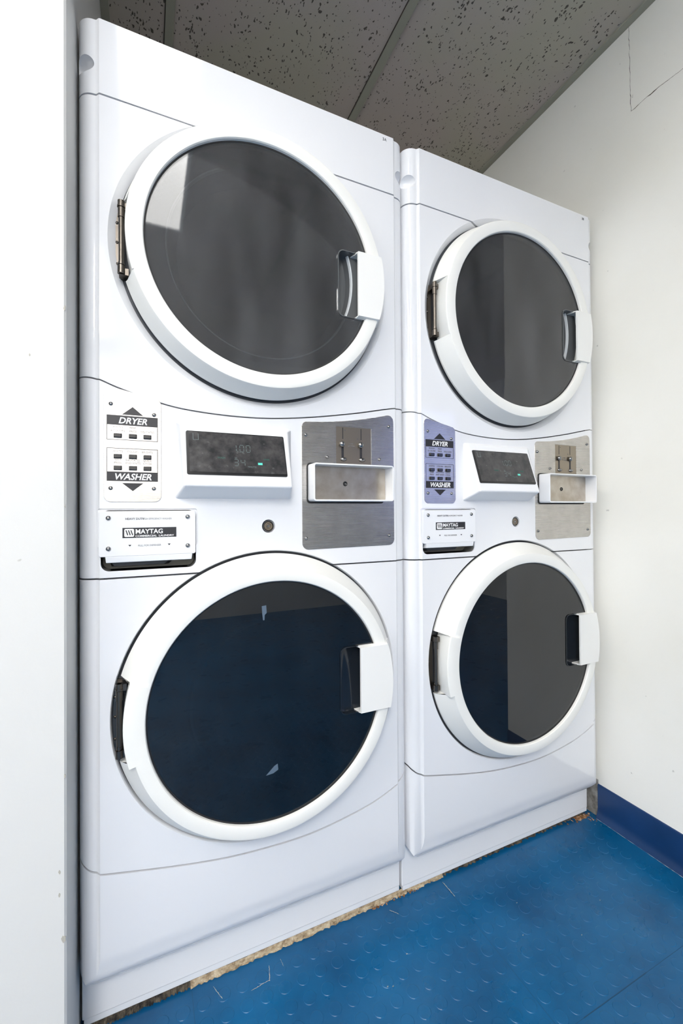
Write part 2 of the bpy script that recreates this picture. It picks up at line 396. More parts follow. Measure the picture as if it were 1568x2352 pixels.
# old adhesive under the plinths
def ragged(x0, x1, y0, y1, z, m, name, nn=120, amp=.004, z2=None):
    bm = bmesh.new(); f_, bk = [], []
    for k in range(nn+1):
        x = x0+(x1-x0)*k/nn
        f_.append((x, y0+random.uniform(-amp, amp), FZ+.0006)); bk.append((x, y1, (z2 or z)+random.uniform(-.001, .001)))
    A = [bm.verts.new(p) for p in f_]; B = [bm.verts.new(p) for p in bk]; C = [bm.verts.new((p[0], p[1], FZ-.001)) for p in bk]
    for k in range(nn): bm.faces.new([A[k], A[k+1], B[k+1], B[k]]); bm.faces.new([B[k], B[k+1], C[k+1], C[k]])
    return structure(name, bm, m)
ragged(.19, .815, .0455, .052, .010, grout_m, 'trim_6', amp=.0025)
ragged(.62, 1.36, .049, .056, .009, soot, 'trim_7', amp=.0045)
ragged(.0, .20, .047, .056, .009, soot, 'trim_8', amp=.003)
bm = bmesh.new()
def crumb(x, y, s):
    ps = [(x+s*math.cos(a)*random.uniform(.5,1.2), y+s*math.sin(a)*random.uniform(.5,1.2)) for a in [2*PI*k/7 for k in range(7)]]
    prism_bm(ps, FZ, FZ+s*random.uniform(.3,.9), 'z', bm)
for k in range(90): crumb(random.gauss(1.335, .017), random.gauss(.043, .004), random.uniform(.0012, .0048))
for k in range(26): crumb(random.gauss(1.366, .008), random.gauss(.022, .005), random.uniform(.0006, .0018))
for k in range(60): crumb(random.uniform(.60,.74), random.gauss(.045,.002), random.uniform(.0008,.003))
cr = link('rust_crumbs', mesh_of(bm), rust, smooth=False); cr['kind'] = 'stuff'
cr['label'] = 'rusty and pale crumbs on the floor along the foot of the machines'; cr['category'] = 'debris'
# pale scratches in the rubber near the plinth
bm = bmesh.new()
def scratch(x0, y0, x1, y1, w):
    d = Vector((x1-x0, y1-y0)); nn = Vector((-d.y, d.x)).normalized(); m_ = 14; pr = None
    for k in range(m_+1):
        t = k/m_; p = Vector((x0, y0))+d*t+nn*random.uniform(-.0006,.0006); ww = w*random.uniform(.25,1)
        a = bm.verts.new((*(p-nn*ww/2), .0009)); b = bm.verts.new((*(p+nn*ww/2), .0009))
        if pr: bm.faces.new([pr[0], a, b, pr[1]])
        pr = (a, b)
scratch(.804, .034, .806, -.012, .0022); scratch(.640, .024, .655, .006, .0018)
scratch(.345, .022, .338, -.008, .0016); scratch(.338, -.006, .300, -.010, .0018); scratch(.37, .025, .372, .008, .001); scratch(.232, .03, .245, .0, .0014)
for (x, y) in ((1.365,-.005),(1.35,.004),(.56,-.122),(.55,-.118),(.88,-.155),(1.0,-.21),(.62,-.08),(1.12,-.17),(.93,-.09)): scratch(x, y, x+.003, y+.001, .0022)
structure('trim_9', bm, chip_m)

# ------------------------------------------------------------------ ceiling lamps (out of view: the strip shows in reflections, two panels are added fill)
def ceiling_lamp(x0, x1, y0, y1, m, label):
    r = bpy.data.objects.new('ceiling_light', None); COL.objects.link(r); r.location = ((x0+x1)/2, (y0+y1)/2, CZ)
    r['label'] = label; r['category'] = 'ceiling light'; r['group'] = 'strip lamps on the ceiling'
    hx, hy = (x1-x0)/2, (y1-y0)/2
    bm = box_bm(-hx-.015, -hx, -hy-.015, hy+.015, -.012, 0); box_bm(hx, hx+.015, -hy-.015, hy+.015, -.012, 0, bm)
    box_bm(-hx, hx, -hy-.015, -hy, -.012, 0, bm); box_bm(-hx, hx, hy, hy+.015, -.012, 0, bm)
    link('lamp_housing', mesh_of(bm), lamp_body, r, False)
    link('lamp_lens', mesh_of(box_bm(-hx, hx, -hy, hy, -.007, -.001)), m, r, False)
ceiling_lamp(.04, .262, -1.46, -.50, lens_m, 'strip lamp with a white lens on the ceiling just in front of the machines')
ceiling_lamp(-.75, -.15, -2.9, -1.7, fill_lens_of(FILL_BACK_E), 'unseen fill lamp panel added on the ceiling at the back of the room')  # added fill light, kept clear of the glass reflections
ceiling_lamp(-1.45, -.85, -1.45, -.25, fill_lens_of(FILL_LEFT_E), 'unseen fill lamp panel added on the ceiling at the left end of the room')  # added fill light, mainly for the right wall


# ------------------------------------------------------------------ the stacked washer and dryer
UW = .686
arc = []
for k in range(13):
    a = math.radians(180+90*k/12); arc.append((.0275+.0275*math.cos(a), .0335+.0275*math.sin(a)))
half = [(0, .05)]+arc+[(.0300, .0056), (.0350, 0)]
body = half+[(UW-x, y) for x, y in half[::-1]]
def body_prism(z0, z1): return mesh_of(prism_bm(body, z0, z1, 'z'))
DC, WC = (.336, 1.462), (.346, .583)           # door centres (x, z)
D_ = smooth_curve([(-.02,1.204),(0,1.203),(.03,1.199),(.062,1.187),(.116,1.170),(.172,1.158),(.252,1.152),(.339,1.153),(.434,1.163),(.537,1.180),(.62,1.197),(.651,1.2025),(.686,1.204),(.71,1.204)])
S_ = smooth_curve([(-.02,.352),(0,.340),(.010,.330),(.03,.318),(.084,.305),(.164,.288),(.247,.274),(.330,.2665),(.432,.265),(.54,.2785),(.60,.293),(.655,.314),(.686,.334),(.71,.345)])
def up(c, d): return [(x, z+d) for x, z in c]
root = bpy.data.objects.new('stacked_washer_dryer', None); COL.objects.link(root)
root['label'] = 'white coin-operated washer and dryer stack marked 3A, beside the left wall'
root['category'] = 'washing machine'; root['group'] = 'stacked washer and dryer units'

def hole_cut(c, r0, r1, y1):
    return mesh_of(lathe_bm([(0, -.02), (r1+(r1-r0)/max(y1,1e-4)*.02, -.02), (r0, y1), (r0, .08), (0, .08)], c[0], c[1], 160, close=False))
def panel(name, outline, z0, z1, cuts=(), bw=.0032, extra=None):
    me = boolean(mesh_of(prism_bm(outline, -.02, .06)), body_prism(z0, z1), 'INTERSECT')
    for c in cuts: me = boolean(me, c)
    if extra: me = boolean(me, extra, 'INTERSECT')
    o = link(name, me, enamel, root, True, 40); bevel(o, bw, 3, 42); return o
HD, HDr = .2745, .288
top = [(-.02, 1.7156), (.71, 1.7156), (.71, 1.851), (-.02, 1.851)]
sco = []
for sx in (-.002, UW+.002):
    b_ = bmesh.new(); bmesh.ops.create_uvsphere(b_, u_segments=40, v_segments=24, radius=1)
    for v in b_.verts: v.co = Vector((sx+v.co.x*.029, .004+v.co.y*.030, 1.770+v.co.z*.0185))
    sco.append(mesh_of(b_))
panel('top_panel', top, 1.6, 1.9, [hole_cut(DC, HD, HDr, .012)]+sco, .0035)
panel('dryer_front_panel', up(D_, .0014)+[(.71, 1.7122), (-.02, 1.7122)], 1.1, 1.75, [hole_cut(DC, HD, HDr, .012)], .0028)
kick_x = mesh_of(prism_bm([(0,.45),(0,.17),(.002,.152),(.006,.136),(.012,.121),(.019,.1105),(.025,.107),(.08,.107),(.08,.45)], -.05, .75, 'x'))
panel('washer_front_panel', up(S_, .0018)+[(.71, .8384), (-.02, .8384)], .2, .9, [hole_cut(WC, .2935, .2955, .003)], .0038)
pl = [(x, z) for x, z in up(S_, -.0018)]
pl = [(-.02, .36)] + [p for p in pl if p[0] > -.019][:-1] + [(.71, .34)]
kp = [(.71,.10)]; rr = .046
kout = pl + [(UW+.0, .107+rr)] + [(UW-rr+rr*math.cos(math.radians(-a)), .107+rr-rr*math.sin(math.radians(a))) for a in range(10, 91, 10)] + \
       [(rr-rr*math.sin(math.radians(a)), .107+rr-rr*math.cos(math.radians(a))) for a in range(0, 91, 10)] + [(-.02, .107+rr)]
kout[len(pl)] = (.71, .107+rr)
panel('kick_panel', [(x,z) for x,z in kout], .05, .40, [], .0045, kick_x)
# control panel, with pockets for the drawer
cp_cut = mesh_of(prism_bm(rrect(.0365, .1985, .853, .963, .014, 8), -.02, .040, 'y'))
dw_cut = mesh_of(prism_bm(rrect(.031, .2015, .895, .966, .006, 5), -.02, .0035, 'y'))
lock_cut = mesh_of(lathe_bm([(0, -.01), (.0165, -.01), (.0125, .006), (.0125, .012), (0, .012)], .3425, .9285, 48, close=False))
panel('control_panel', D_m if False else up(D_, -.0014)[::-1]+[(-.02, .8416), (.71, .8416)], .8, 1.25, [hole_cut(WC, .2935, .2955, .003), cp_cut, dw_cut, lock_cut], .0026)
# cabinet, seam backing and plinth
o = link('cabinet', mesh_of(box_bm(.001, UW-.001, .049, .70, .022, 1.846)), enamel_soft, root, False); bevel(o, .003)
cab = boolean(o.data, mesh_of(lathe_bm([(0, .02), (.235, .02), (.235, .45), (0, .45)], DC[0], DC[1], 96, close=False)))
cab = boolean(cab, mesh_of(lathe_bm([(0, .02), (.235, .02), (.235, .45), (0, .45)], WC[0], WC[1], 96, close=False))); o.data = cab
if not cab.materials: cab.materials.append(enamel_soft)
bk = mesh_of(box_bm(.0405, UW-.0405, .014, .0485, .12, 1.83))
for c in (DC, WC): bk = boolean(bk, mesh_of(lathe_bm([(0, 0), (.236, 0), (.236, .08), (0, .08)], c[0], c[1], 96, close=False)))
bk = boolean(bk, mesh_of(box_bm(.034, .2015, 0, .045, .850, .966)))
link('seam_shade_sheet', bk, gapm, root, False)  # dark sheet standing in for the shade inside the panel gaps
o = link('plinth', mesh_of(box_bm(.004, UW-.002, .050, .12, .011, .13)), plinthm, root, False); bevel(o, .0015)
o = link('drum', mesh_of(lathe_bm([(.225, .05), (.225, .44), (0, .45), (0, .449), (.222, .437), (.222, .05)], DC[0], DC[1], 72, close=False)), drum_m, root)
o = link('drum', mesh_of(lathe_bm([(.225, .05), (.225, .44), (0, .45), (0, .449), (.222, .437), (.222, .05)], WC[0], WC[1], 72, close=False)), drum_m, root)

# ---- doors
def door(name, c, Rg, Rf, Ro, Rl, hz, cut, gm, sm, washer):
    cx, cz = c; bm = bmesh.new()
    normal = [(Rg-.004, -.028), (Rg-.0005, -.0335), (Rg, -.0425), (Rg+.0015, -.0448), (Rg+.004, -.0455), (Rf-.002, -.0455), (Rf+.0015, -.0445), (Rf+.004, -.041), (Ro-.0035, -.007), (Ro, 0), (Ro-.001, .006), (Rg+.01, .010), (Rg-.004, .006)]
    lip = [(Rg-.004, -.028), (Rg-.0005, -.0335), (Rg, -.0425), (Rg+.0015, -.0448), (Rg+.004, -.0455), (Rl-.003, -.0455), (Rl-.001, -.0448), (Rl, -.043), (Rl, -.020), (Rl, 0), (Rl-.001, .006), (Rg+.01, .010), (Rg-.004, .006)]
    a_up = PI-math.asin(cut[1]/Rl); a_dn = PI+math.asin(-cut[0]/Rl)
    angs = [(2*PI*k/180) for k in range(180)]
    cols = [(a, normal) for a in angs if a < a_up-.01] + [(a_up, normal), (a_up, lip)] + [(a, lip) for a in angs if a_up+.01 < a < a_dn-.01] + [(a_dn, lip), (a_dn, normal)] + [(a, normal) for a in angs if a > a_dn+.01]
    vs = [[bm.verts.new((cx+r*math.cos(a), y, cz+r*math.sin(a))) for r, y in pr] for a, pr in cols]
    for i in range(len(vs)):
        A, B = vs[i], vs[(i+1) % len(vs)]
        for k in range(len(A)):
            k2 = (k+1) % len(A)
            q = [A[k], A[k2], B[k2], B[k]]
            if len({tuple(round(t, 6) for t in v.co) for v in q}) < 3: continue
            bm.faces.new(q)
    bmesh.ops.remove_doubles(bm, verts=bm.verts, dist=1e-6)
    ring = link(name, mesh_of(bm), ringm, root, True, 28)
    # window pane with a notch for the handle
    nz0, nz1, nx = hz-.0725, hz+.0725, .487
    Rp = Rg-.001; yg = -.0365
    a1 = math.asin((nz1-cz)/Rp); a0 = math.asin((nz0-cz)/Rp)
    pts = [(cx+Rp*math.cos(a1+(2*PI+a0-a1)*k/150), cz+Rp*math.sin(a1+(2*PI+a0-a1)*k/150)) for k in range(151)]
    r = .014
    notch = [(nx+r-r*math.sin(math.radians(t)), nz0+r-r*math.cos(math.radians(t))) for t in range(0, 91, 15)] + \
            [(nx+r-r*math.cos(math.radians(t)), nz1-r+r*math.sin(math.radians(t))) for t in range(0, 91, 15)]
    pb = prism_bm(pts+notch, yg, yg+.003)
    for f in pb.faces: f.smooth = False
    link('door_glass', mesh_of(pb), gm, ring, True, 30)
    # dark seal around the pane
    link('glass_seal', mesh_of(lathe_bm([(Rg-.0030, yg-.0006), (Rg+.0002, yg-.0012), (Rg+.0002, yg+.004), (Rg-.003, yg+.004)], cx, cz, 144)), gasket, ring)
    # handle cup
    nb = [(.58, nz0)]+notch+[(.58, nz1)]
    bm = bmesh.new(); rows = []
    for ins, y in ((0, yg-.0008), (.0012, yg-.0012), (.0014, -.026 if washer else -.010), (.004, -.0235 if washer else -.006)):
        row = []
        for (x, z) in nb: row.append(bm.verts.new((x+ins if x < .57 else x, y, z+(ins if z < hz else -ins))))
        rows.append(row)
    for A, B in zip(rows, rows[1:]):
        for k in range(len(A)-1): bm.faces.new([A[k], A[k+1], B[k+1], B[k]])
    bm.faces.new(rows[-1])
    cup = link('handle_cup', mesh_of(bm), sm, ring, True, 40)
    md = cup.modifiers.new('s', 'SOLIDIFY'); md.thickness = .0008; md.offset = 1
    # handle: a hollow shell open towards the cup
    def outl(R, y, x0, hh):
        b0 = math.asin((hz-hh-cz)/R); b1 = math.asin((hz+hh-cz)/R)
        return [(x0, y, hz-hh)]+[(cx+R*math.cos(b0+(b1-b0)*k/24), y, cz+R*math.sin(b0+(b1-b0)*k/24)) for k in range(25)]+[(x0, y, hz+hh)]
    Rh = Rf+.003
    bm = loft_bm(outl(Rh+.0045, -.036, .529, .0725), outl(Rh+.001, -.0505, .5305, .0700))
    me = mesh_of(bm)
    bm2 = loft_bm(outl(Rh+(Ro-Rf)*.55+.004, -.016, .522, .0728), outl(Rh+.0045, -.0365, .529, .0725)); me2 = mesh_of(bm2)
    me = boolean(me, me2, 'UNION')
    me = boolean(me, mesh_of(box_bm(.50, .572, -.0455, .0, hz-.0685, hz+.0685)))
    h = link('door_handle', me, handlem, ring, True, 35); bevel(h, .0016, 3, 30)
    # inner side of the door seen through the pane
    if washer:
        prof = [(Rg-.004, -.022), (.175, -.020), (.160, -.012), (.155, .0), (.150, .03), (.12, .075), (.07, .10), (0, .108), (0, .111), (.07, .104), (.124, .078), (.155, .03), (.16, .004), (Rg-.004, .004)]
        link('door_bowl', mesh_of(lathe_bm(prof, cx, cz, 96, close=True)), bowl_m, ring)
        link('bowl_rim', mesh_of(lathe_bm([(.1545, -.019), (.158, -.0215), (.1615, -.019)], cx, cz, 96)), rim_m, ring)
    else:
        prof = [(Rg-.004, -.024), (.192, -.022), (.188, -.016), (.172, .012), (.170, .016), (.176, .018), (.20, .006), (Rg-.004, .006)]
        link('door_liner', mesh_of(lathe_bm(prof, cx, cz, 96, close=True)), smoke, ring)
        link('liner_rim', mesh_of(lathe_bm([(.1885, -.0175), (.190, -.0235), (.1925, -.0235), (.1915, -.017)], cx, cz, 96)), rim_m, ring)
        link('inner_pane', mesh_of(lathe_bm([(0, .012), (.171, .012), (.171, .015), (0, .015)], cx, cz, 96, close=False)), glass_dry, ring)
    # hinge in the cut of the ring
    zc = (cut[0]+cut[1])/2+cz; hx = cx-Rl-.0070; bm = bmesh.new(); hy = -.009
    L = .066
    cyl_bm(hx, hy, zc-L, zc+L, .0038, 20, bm)
    for z0, z1, r in ((-L, -L+.014, .0062), (-L+.016, -L+.020, .0052), (-.012, -.0105, .0046), (.018, .0195, .0046), (-L+.020, L-.030, .0044), (L-.030, L-.013, .0056), (L-.012, L-.009, .0066), (L-.009, L, .0058)):
        cyl_bm(hx, hy, zc+z0, zc+z1, r, 20, bm)
    for z in (-L+.005, L-.008): box_bm(hx-.004, hx+.012, hy, .013, zc+z-.006, zc+z+.006, bm)
    box_bm(hx-.010, hx+.004, .010, .0135, zc-L-.002, zc+L+.002, bm)
    for z in (-.040, .0, .036): dome_bm(hx-.0075, zc+z, .010, .0028, .0018, bm, 12)
    link('hinge', mesh_of(bm), hinge_m, ring, True, 35)
    return ring
dd = door('dryer_door', DC, .2290, .2545, .2705, .2585, 1.452, (-.076, .066), glass_dry, smoke, False)
wd = door('washer_door', WC, .2370, .2600, .2890, .2730, .594, (-.069, .076), glass_wash, smoke2, True)
# torn bits of old sticker on the washer window
bm = bmesh.new(); yy = -.0369
prism_bm([(.318,.772),(.327,.773),(.328,.758),(.324,.754),(.3235,.744),(.3205,.744),(.319,.757)], yy, yy+.0002, 'y', bm)
film = mat('sticker_film', (.10,.14,.19), .15)
st1 = link('sticker_residue', mesh_of(bm), film, wd, False); bm = bmesh.new()
prism_bm([(.325,.437),(.342,.452),(.349,.455),(.350,.443),(.340,.438)], yy, yy+.0002, 'y', bm)
link('sticker_residue', mesh_of(bm), film, wd, False)

# ---- push-button plate
PLT = -.0012
bp = link('button_plate', mesh_of(prism_bm(rrect(.0415, .1370, .978, 1.18, .012, 8, tl=1.1865, tr=1.1715), PLT, .001)), steel, root, False); bevel(bp, .0005, 2)
bm = bmesh.new(); y0, y1 = PLT-.0003, PLT+.0002
prism_bm([(.0885, 1.1525), (.0710, 1.1375), (.1060, 1.1375)], y0, y1, 'y', bm)
prism_bm([(.0885, .998), (.1060, 1.0125), (.0710, 1.0125)], y0, y1, 'y', bm)
box_bm(.0462, .1308, y0, y1, 1.1180, 1.1355, bm); box_bm(.0462, .1308, y0, y1, 1.0160, 1.0330, bm)
for za, zb in ((1.0912, 1.1180), (1.0330, 1.0760)):
    for a in (.0462, .1299): box_bm(a, a+.0009, y0, y1, za, zb, bm)
box_bm(.0462, .1308, y0, y1, 1.0908, 1.0917, bm); box_bm(.0462, .1308, y0, y1, 1.0751, 1.0760, bm)
link('printed_panel', mesh_of(bm), black, bp, False)
bm = bmesh.new()
text_bm(bm, 'DRYER', .0158, .0885, 1.1212, y0-.0001, bold=.0004, shear=.25, sx=.98)
o = link('lettering', mesh_of(bm), white_print, bp, False); o['label'] = 'white slanted word DRYER'
bm = bmesh.new(); text_bm(bm, 'WASHER', .0158, .0885, 1.0188, y0-.0001, bold=.0004, shear=.25, sx=.98)
o = link('lettering', mesh_of(bm), white_print, bp, False); o['label'] = 'white slanted word WASHER'
bm = bmesh.new()
BX = (.0640, .0887, .1130)
for s_, x, z in (('WHITES', BX[0], 1.1125), ('& COLORS', BX[0], 1.1060), ('PERM', BX[1], 1.1120), ('PRESS', BX[1], 1.1058), ('DELICATES', BX[2], 1.1058),
                 ('WHITES', BX[0], 1.0685), ('COLORS', BX[1], 1.0685), ('BRIGHTS', BX[2], 1.0685), ('PERM', BX[0], 1.0530), ('PRESS', BX[0], 1.0475),
                 ('DELICATES', BX[1], 1.0530), ('AND KNITS', BX[1], 1.0475), ('QUICK', BX[2], 1.0530), ('CYCLE', BX[2], 1.0475)):
    bm = bmesh.new(); text_bm(bm, s_, .0052, x, z, PLT-.0002, sx=.92); link('button_caption', mesh_of(bm), grey_print, bp, False)
for z in (1.0985, 1.0610, 1.0400):
    for x in BX:
        o = link('button', mesh_of(loft_bm([(p[0], PLT, p[1]) for p in rrect(x-.0070, x+.0070, z-.0043, z+.0043, .001, 3)],
             [(p[0], PLT-.0045, p[1]) for p in rrect(x-.0060, x+.0060, z-.0034, z+.0034, .001, 3)])), button_m, bp, False); bevel(o, .0008, 2)
for x, z in ((.0530, 1.1555), (.1245, 1.1410), (.0525, 1.0030), (.1240, 1.0030)): link('screw', mesh_of(dome_bm(x, z, PLT, .0036, .0028)), chrome, bp)

# ---- display hood
def q(x0, x1, y, z0, z1): return None
bot_f, top_f = (-.0500, 1.0070), (-.0085, 1.1275)
base = [(.1600, .004, .9830), (.3925, .004, .9830), (.3965, .004, 1.1370), (.1600, .004, 1.1370)]
front = [(.1745, bot_f[0], bot_f[1]), (.3785, bot_f[0], bot_f[1]), (.3800, top_f[0], top_f[1]), (.1720, top_f[0], top_f[1])]
hood = link('display_hood', mesh_of(loft_bm(base, front)), enamel_soft, root, False); bevel(hood, .0040, 4, 20)
sl = Vector((0, top_f[0]-bot_f[0], top_f[1]-bot_f[1])).normalized(); nf = Vector((0, -sl.z, sl.y))   # up along the face, outwards
if nf.y > 0: nf = -nf
def on_face(x, z, d):
    t = (z-bot_f[1])/(top_f[1]-bot_f[1]); return Vector((x, bot_f[0]+(top_f[0]-bot_f[0])*t, z))+nf*d
def face_rect(x0, x1, z0, z1, r, d0, d1, ins=0.):
    a = rrect(x0, x1, z0, z1, r, 4); b = rrect(x0+ins, x1-ins, z0+ins, z1-ins, max(r-ins, .0004), 4)
    return loft_bm([on_face(x, z, d0) for x, z in a], [on_face(x, z, d1) for x, z in b])
bz = link('display_bezel', mesh_of(face_rect(.1785, .3715, 1.0275, 1.1145, .004, -.001, .0022, .0012)), bezel_m, hood, False)
link('display_screen', mesh_of(face_rect(.1835, .3690, 1.0325, 1.1120, .002, .0018, .0026, .0004)), screen, hood, False)
def face_text(bm, s_, size, x, z, **k):
    t = bmesh.new(); text_bm(t, s_, size, x, z, 0, **k)
    for v in t.verts: v.co = on_face(v.co.x, v.co.z, .0028-v.co.y)
    tm = bpy.data.meshes.new('x'); t.to_mesh(tm); t.free(); bm.from_mesh(tm)
SEG = {'a':((0,2),(1,2)),'b':((1,2),(1,1)),'c':((1,1),(1,0)),'d':((0,0),(1,0)),'e':((0,1),(0,0)),'f':((0,2),(0,1)),'g':((0,1),(1,1))}
DIG = {'1':'bc','0':'abcdef','3':'abgcd','4':'fgbc'}
def digit(bm, ch, x, z, w, h, t):
    for s_ in DIG[ch]:
        (x0, z0), (x1, z1) = SEG[s_]; X0, X1 = x+min(x0, x1)*w, x+max(x0, x1)*w; Z0, Z1 = z+min(z0, z1)*h/2, z+max(z0, z1)*h/2
        if X0 == X1: X0 -= t/2; X1 += t/2; Z0 += t*.8; Z1 -= t*.8
        else: Z0 -= t/2; Z1 += t/2; X0 += t*.6; X1 -= t*.6
        vs = [bm.verts.new(on_face(a, b, .0028)) for a, b in ((X0,Z0),(X1,Z0),(X1,Z1),(X0,Z1))]; bm.faces.new(vs)
bm = bmesh.new()
for ch, x in (('1', .2640), ('0', .2785), ('0', .2910)): digit(bm, ch, x, 1.0755, .0075, .0135, .0011)
for ch, x in (('3', .2660), ('4', .2790)): digit(bm, ch, x, 1.0470, .0075, .0130, .0011)
v0 = [bm.verts.new(on_face(a, b, .0028)) for a, b in ((.2735,1.0755),(.2750,1.0755),(.2750,1.0770),(.2735,1.0770))]; bm.faces.new(v0)
v0 = [bm.verts.new(on_face(a, b, .0028)) for a, b in ((.2665,1.0640),(.2695,1.0615),(.2725,1.0640),(.2695,1.0628))]; bm.faces.new(v0)
face_text(bm, 'MINUTES', .0042, .3000, 1.0440)
link('display_digit', mesh_of(bm), lcd_dim, hood, False)
bm = bmesh.new()
def fq(x0, x1, z0, z1): bm.faces.new([bm.verts.new(on_face(a, b, .0028)) for a, b in ((x0,z0),(x1,z0),(x1,z1),(x0,z1))])
fq(.3120, .3210, 1.0500, 1.0545)
link('display_indicator', mesh_of(bm), lcdg, hood, False)
gdim = mat('lcd_green_dim', (.02,.08,.06), .4, emit=(.1,.5,.42), es=.06)
for s_, z_, x_, zz in (('WASH', .0050, .2420, 1.0600), ('RINSE', .0046, .3300, 1.0600)):
    bm = bmesh.new(); face_text(bm, s_, z_, x_, zz); link('display_indicator', mesh_of(bm), gdim, hood, False)
bm = bmesh.new()
for a, b, c, d in ((.1915,.1922,1.0955,1.1085),(.2010,.2016,1.0955,1.1085),(.1915,.2016,1.0952,1.0958)): fq(a, b, c, d)
link('display_mark', mesh_of(bm), lcd, hood, False)

# ---- service lock
lk = link('service_lock', mesh_of(lathe_bm([(0, .004), (.0052, .004), (.0058, .0025), (.0086, .0025), (.0092, .0035), (.0098, .0118), (0, .0118)], .3425, .9285, 40, close=False)), brass, root)
link('keyway', mesh_of(lathe_bm([(0, .0030), (.0028, .0028), (.0034, .0045), (0, .0045)], .3425, .9285, 24, close=False)), chrome, lk)
link('lock_ring', mesh_of(lathe_bm([(.0095, .0030), (.0102, .0015), (.0112, .0015), (.0118, .0035), (.0118, .0115), (.0095, .0115)], .3425, .9285, 48)), chrome, lk)

# ---- detergent drawer
yd = -.0055
dr = link('detergent_drawer', mesh_of(prism_bm(rrect(.0335, .1975, .8795, .9615, .004, 4), yd, .004)), enamel_soft, root, False); bevel(dr, .0014, 3)
lp = link('pull_lip', mesh_of(loft_bm([(.0440, .016, .8665), (.1915, .016, .8665), (.1945, .016, .8810), (.0415, .016, .8810)],
     [(.0450, -.0035, .8685), (.1900, -.0035, .8685), (.1915, -.0050, .8800), (.0440, -.0050, .8800)])), enamel_soft, dr, False); bevel(lp, .0015, 3)
pk = bmesh.new()
oo = rrect(.0365, .1985, .853, .963, .014, 8)
A = [pk.verts.new((x, .003, z)) for x, z in oo]; B = [pk.verts.new((x, .0395, z)) for x, z in oo]
for k in range(len(oo)): pk.faces.new([A[k], A[(k+1) % len(oo)], B[(k+1) % len(oo)], B[k]])
pk.faces.new(B)
link('drawer_pocket', mesh_of(pk), mat('pocket_grey', (.22,.21,.18), .45), root, False)
box_ = link('dispenser_tray', mesh_of(loft_bm([(.052,.034,.858),(.150,.034,.858),(.166,.034,.872),(.046,.034,.872)], [(.058,.010,.861),(.142,.010,.861),(.158,.010,.874),(.048,.010,.874)])), dark, dr, False)
for x, z in ((.0490, .9490), (.1830, .9500), (.0490, .8940), (.1830, .8950)): link('screw', mesh_of(dome_bm(x, z, yd, .0043, .0034)), chrome, dr)
bm = bmesh.new(); prism_bm([(.0715,.9125),(.1627,.9125),(.1627,.9310),(.0715,.9310)], yd-.0003, yd+.0002, 'y', bm)
bd = link('name_badge', mesh_of(bm), black, dr, False)
bm = bmesh.new(); yb = yd-.0005
text_bm(bm, 'MAYTAG', .0118, .0925, .9200, yb, 'LEFT', bold=.00025, sx=.98)
link('lettering', mesh_of(bm), white_print, bd, False); bm = bmesh.new()
text_bm(bm, 'COMMERCIAL  LAUNDRY', .0047, .0925, .9141, yb, 'LEFT', bold=.0001, sx=1.22)
link('lettering', mesh_of(bm), white_print, bd, False); bm = bmesh.new()
prism_bm(rrect(.0745, .0905, .9145, .9290, .0022, 4), yb, yb+.0003, 'y', bm)
link('logo_square', mesh_of(bm), white_print, bd, False)
bm = bmesh.new()
for k in range(3):
    x = .0764+.0040*k
    prism_bm([(x, .9265), (x+.0018, .9265), (x+.0046, .9180), (x+.0030, .9170)], yb-.0002, yb, 'y', bm)
link('logo_stripes', mesh_of(bm), black, bd, False)
bm = bmesh.new()
text_bm(bm, 'HEAVY DUTY', .0052, .0760, .9455, yd-.0002, 'LEFT', bold=.00018)
link('lettering', mesh_of(bm), grey_print, dr, False); bm = bmesh.new()
text_bm(bm, 'HIGH EFFICIENCY WASHER', .0048, .1040, .9455, yd-.0002, 'LEFT', sx=.86)
link('lettering', mesh_of(bm), grey_print, dr, False); bm = bmesh.new()
text_bm(bm, 'PULL FOR DISPENSER', .0048, .1165, .8965, yd-.0002, sx=.86)
link('lettering', mesh_of(bm), grey_print, dr, False)
for x in (.0835, .1500): link('arrow_mark', mesh_of(prism_bm([(x-.0026, .9000), (x+.0026, .9000), (x, .8968)], yd-.0003, yd+.0001, 'y')), black, dr, False)

# ---- coin plate
YC = -.0012
cpt = smooth_curve([(.4245,1.1530),(.48,1.1570),(.54,1.1650),(.60,1.1770),(.6240,1.1830)], 4)
o_ = rrect(.4155, .6455, .8765, 1.1, .015, 8)
def cor(cx, cz, a0, r=.014): return [(cx+r*math.cos(math.radians(a0+90*k/7)), cz+r*math.sin(math.radians(a0+90*k/7))) for k in range(8)]
ol = cor(.6315, .8925, -90)+[(.6450, 1.1685)]+[(.6435,1.1765),(.6380,1.1825),(.6310,1.1842)]+cpt[::-1]+[(.4190, 1.1500), (.4155, 1.1430)]+cor(.4300, .8900, 180)
cpm = mesh_of(prism_bm(ol, YC, .001))
cpm = boolean(cpm, mesh_of(box_bm(.4965, .5850, -.01, .01, 1.060, 1.1490)))
cp = link('coin_plate', cpm, steel, root, False); bevel(cp, .0004, 2)
cs = link('coin_slide', mesh_of(box_bm(.4968, .5847, -.0004, .004, 1.060, 1.1487)), slide_m, cp, False)
for x in (.5130, .5590): link('coin_slot', mesh_of(box_bm(x-.0009, x+.0009, -.0007, .0000, 1.121, 1.1465)), black, cs, False)
for x in (.5125, .5585): link('slide_slot', mesh_of(box_bm(x-.0028, x+.0028, -.0008, .0000, 1.0790, 1.1040)), black, cs, False)
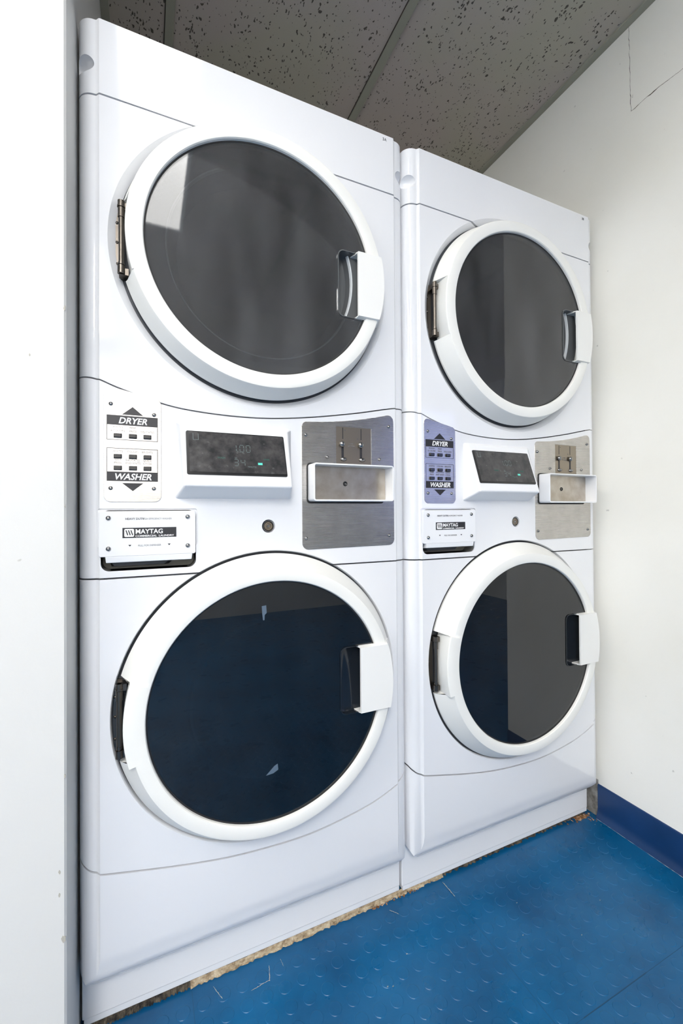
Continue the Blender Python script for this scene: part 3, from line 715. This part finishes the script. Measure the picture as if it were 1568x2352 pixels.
for x in (.5100, .5565):
    bm = bmesh.new(); bmesh.ops.create_uvsphere(bm, u_segments=24, v_segments=14, radius=.0068)
    for v in bm.verts: v.co = Vector((x+v.co.x, -.0045+v.co.y*.75, 1.1090+v.co.z))
    link('coin_knob', mesh_of(bm), chrome, cs)
    bm = bmesh.new(); bmesh.ops.create_uvsphere(bm, u_segments=20, v_segments=12, radius=1)
    for v in bm.verts: v.co = Vector((x+.0045+v.co.x*.0085, .0+v.co.y*.006, 1.0755+v.co.z*.0050))
    link('coin_cup', mesh_of(bm), chrome, cs)
for s_, x, z in (('25', .5185, 1.1400), ('25', .5500, 1.1215), ('COIN', .5340, 1.1100), ('RETURN', .5340, 1.1045)):
    bm = bmesh.new(); text_bm(bm, s_, .0042, x, z, -.0006); link('lettering', mesh_of(bm), grey_print, cs, False)
for x, z in ((.4250+.0, 1.1240), (.6320, 1.1570), (.4250, .9005), (.6320, .9008), (.4747, 1.0783), (.6068, 1.0785)): link('screw', mesh_of(dome_bm(x, z, YC, .0038, .0034)), chrome, cp)
# coin vault surround
oo = rrect(.4290, .6235, .9800, 1.0610, .006, 6); ii = rrect(.4325, .6205, .9838, 1.0575, .003, 6)
bm = bmesh.new(); yf, yb = -.0375, YC+.0005
OF = [bm.verts.new((x, yf, z)) for x, z in oo]; OB = [bm.verts.new((x, yb, z)) for x, z in oo]
IF = [bm.verts.new((x, yf, z)) for x, z in ii]; IB = [bm.verts.new((x, yb, z)) for x, z in ii]
for k in range(len(oo)):
    k2 = (k+1) % len(oo)
    bm.faces.new([OF[k], OB[k], OB[k2], OF[k2]]); bm.faces.new([IF[k], IF[k2], IB[k2], IB[k]])
    bm.faces.new([OF[k], OF[k2], IF[k2], IF[k]]); bm.faces.new([OB[k], IB[k], IB[k2], OB[k2]])
fr = link('coin_vault_frame', mesh_of(bm), enamel_soft, cp, False); bevel(fr, .0010, 2)
o = link('vault_gasket', mesh_of(prism_bm(rrect(.4262, .6170, .9760, 1.0640, .008, 6), YC-.0016, YC+.0002)), gasket, cp, False)
vd = link('vault_door', mesh_of(prism_bm(rrect(.4330, .6200, .9842, 1.0572, .002, 3), YC-.0026, YC-.0010)), steel_dull, cp, False)
link('vault_keyhole', mesh_of(lathe_bm([(0, YC-.0022), (.0022, YC-.0030), (.0046, YC-.0042), (.0056, YC-.0028), (.0056, YC-.0010), (0, YC-.0010)], .5170, 1.0200, 28, close=False)), gasket, cp)

# ---- unit number
def number(s_):
    bm = bmesh.new(); text_bm(bm, s_, .0100, .6270, 1.8365, -.0002, sx=.9); return mesh_of(bm)
num_a = link('unit_number', number('3A'), black, root, False)

# ---- second unit
def copy_tree(o, parent=None):
    c = o.copy(); COL.objects.link(c); c.parent = parent
    for ch in list(o.children): copy_tree(ch, c)
    return c
rb = copy_tree(root); rb.location = (.688, -.0038, -.0015)
rb['label'] = 'white coin-operated washer and dryer stack marked 3B, beside the right wall'
for ch in list(rb.children):
    for g in list(ch.children):
        if g.name.startswith('sticker_residue'): bpy.data.objects.remove(g)
    if ch.name.startswith('unit_number'): ch.data = number('3B'); ch.data.materials.append(black)
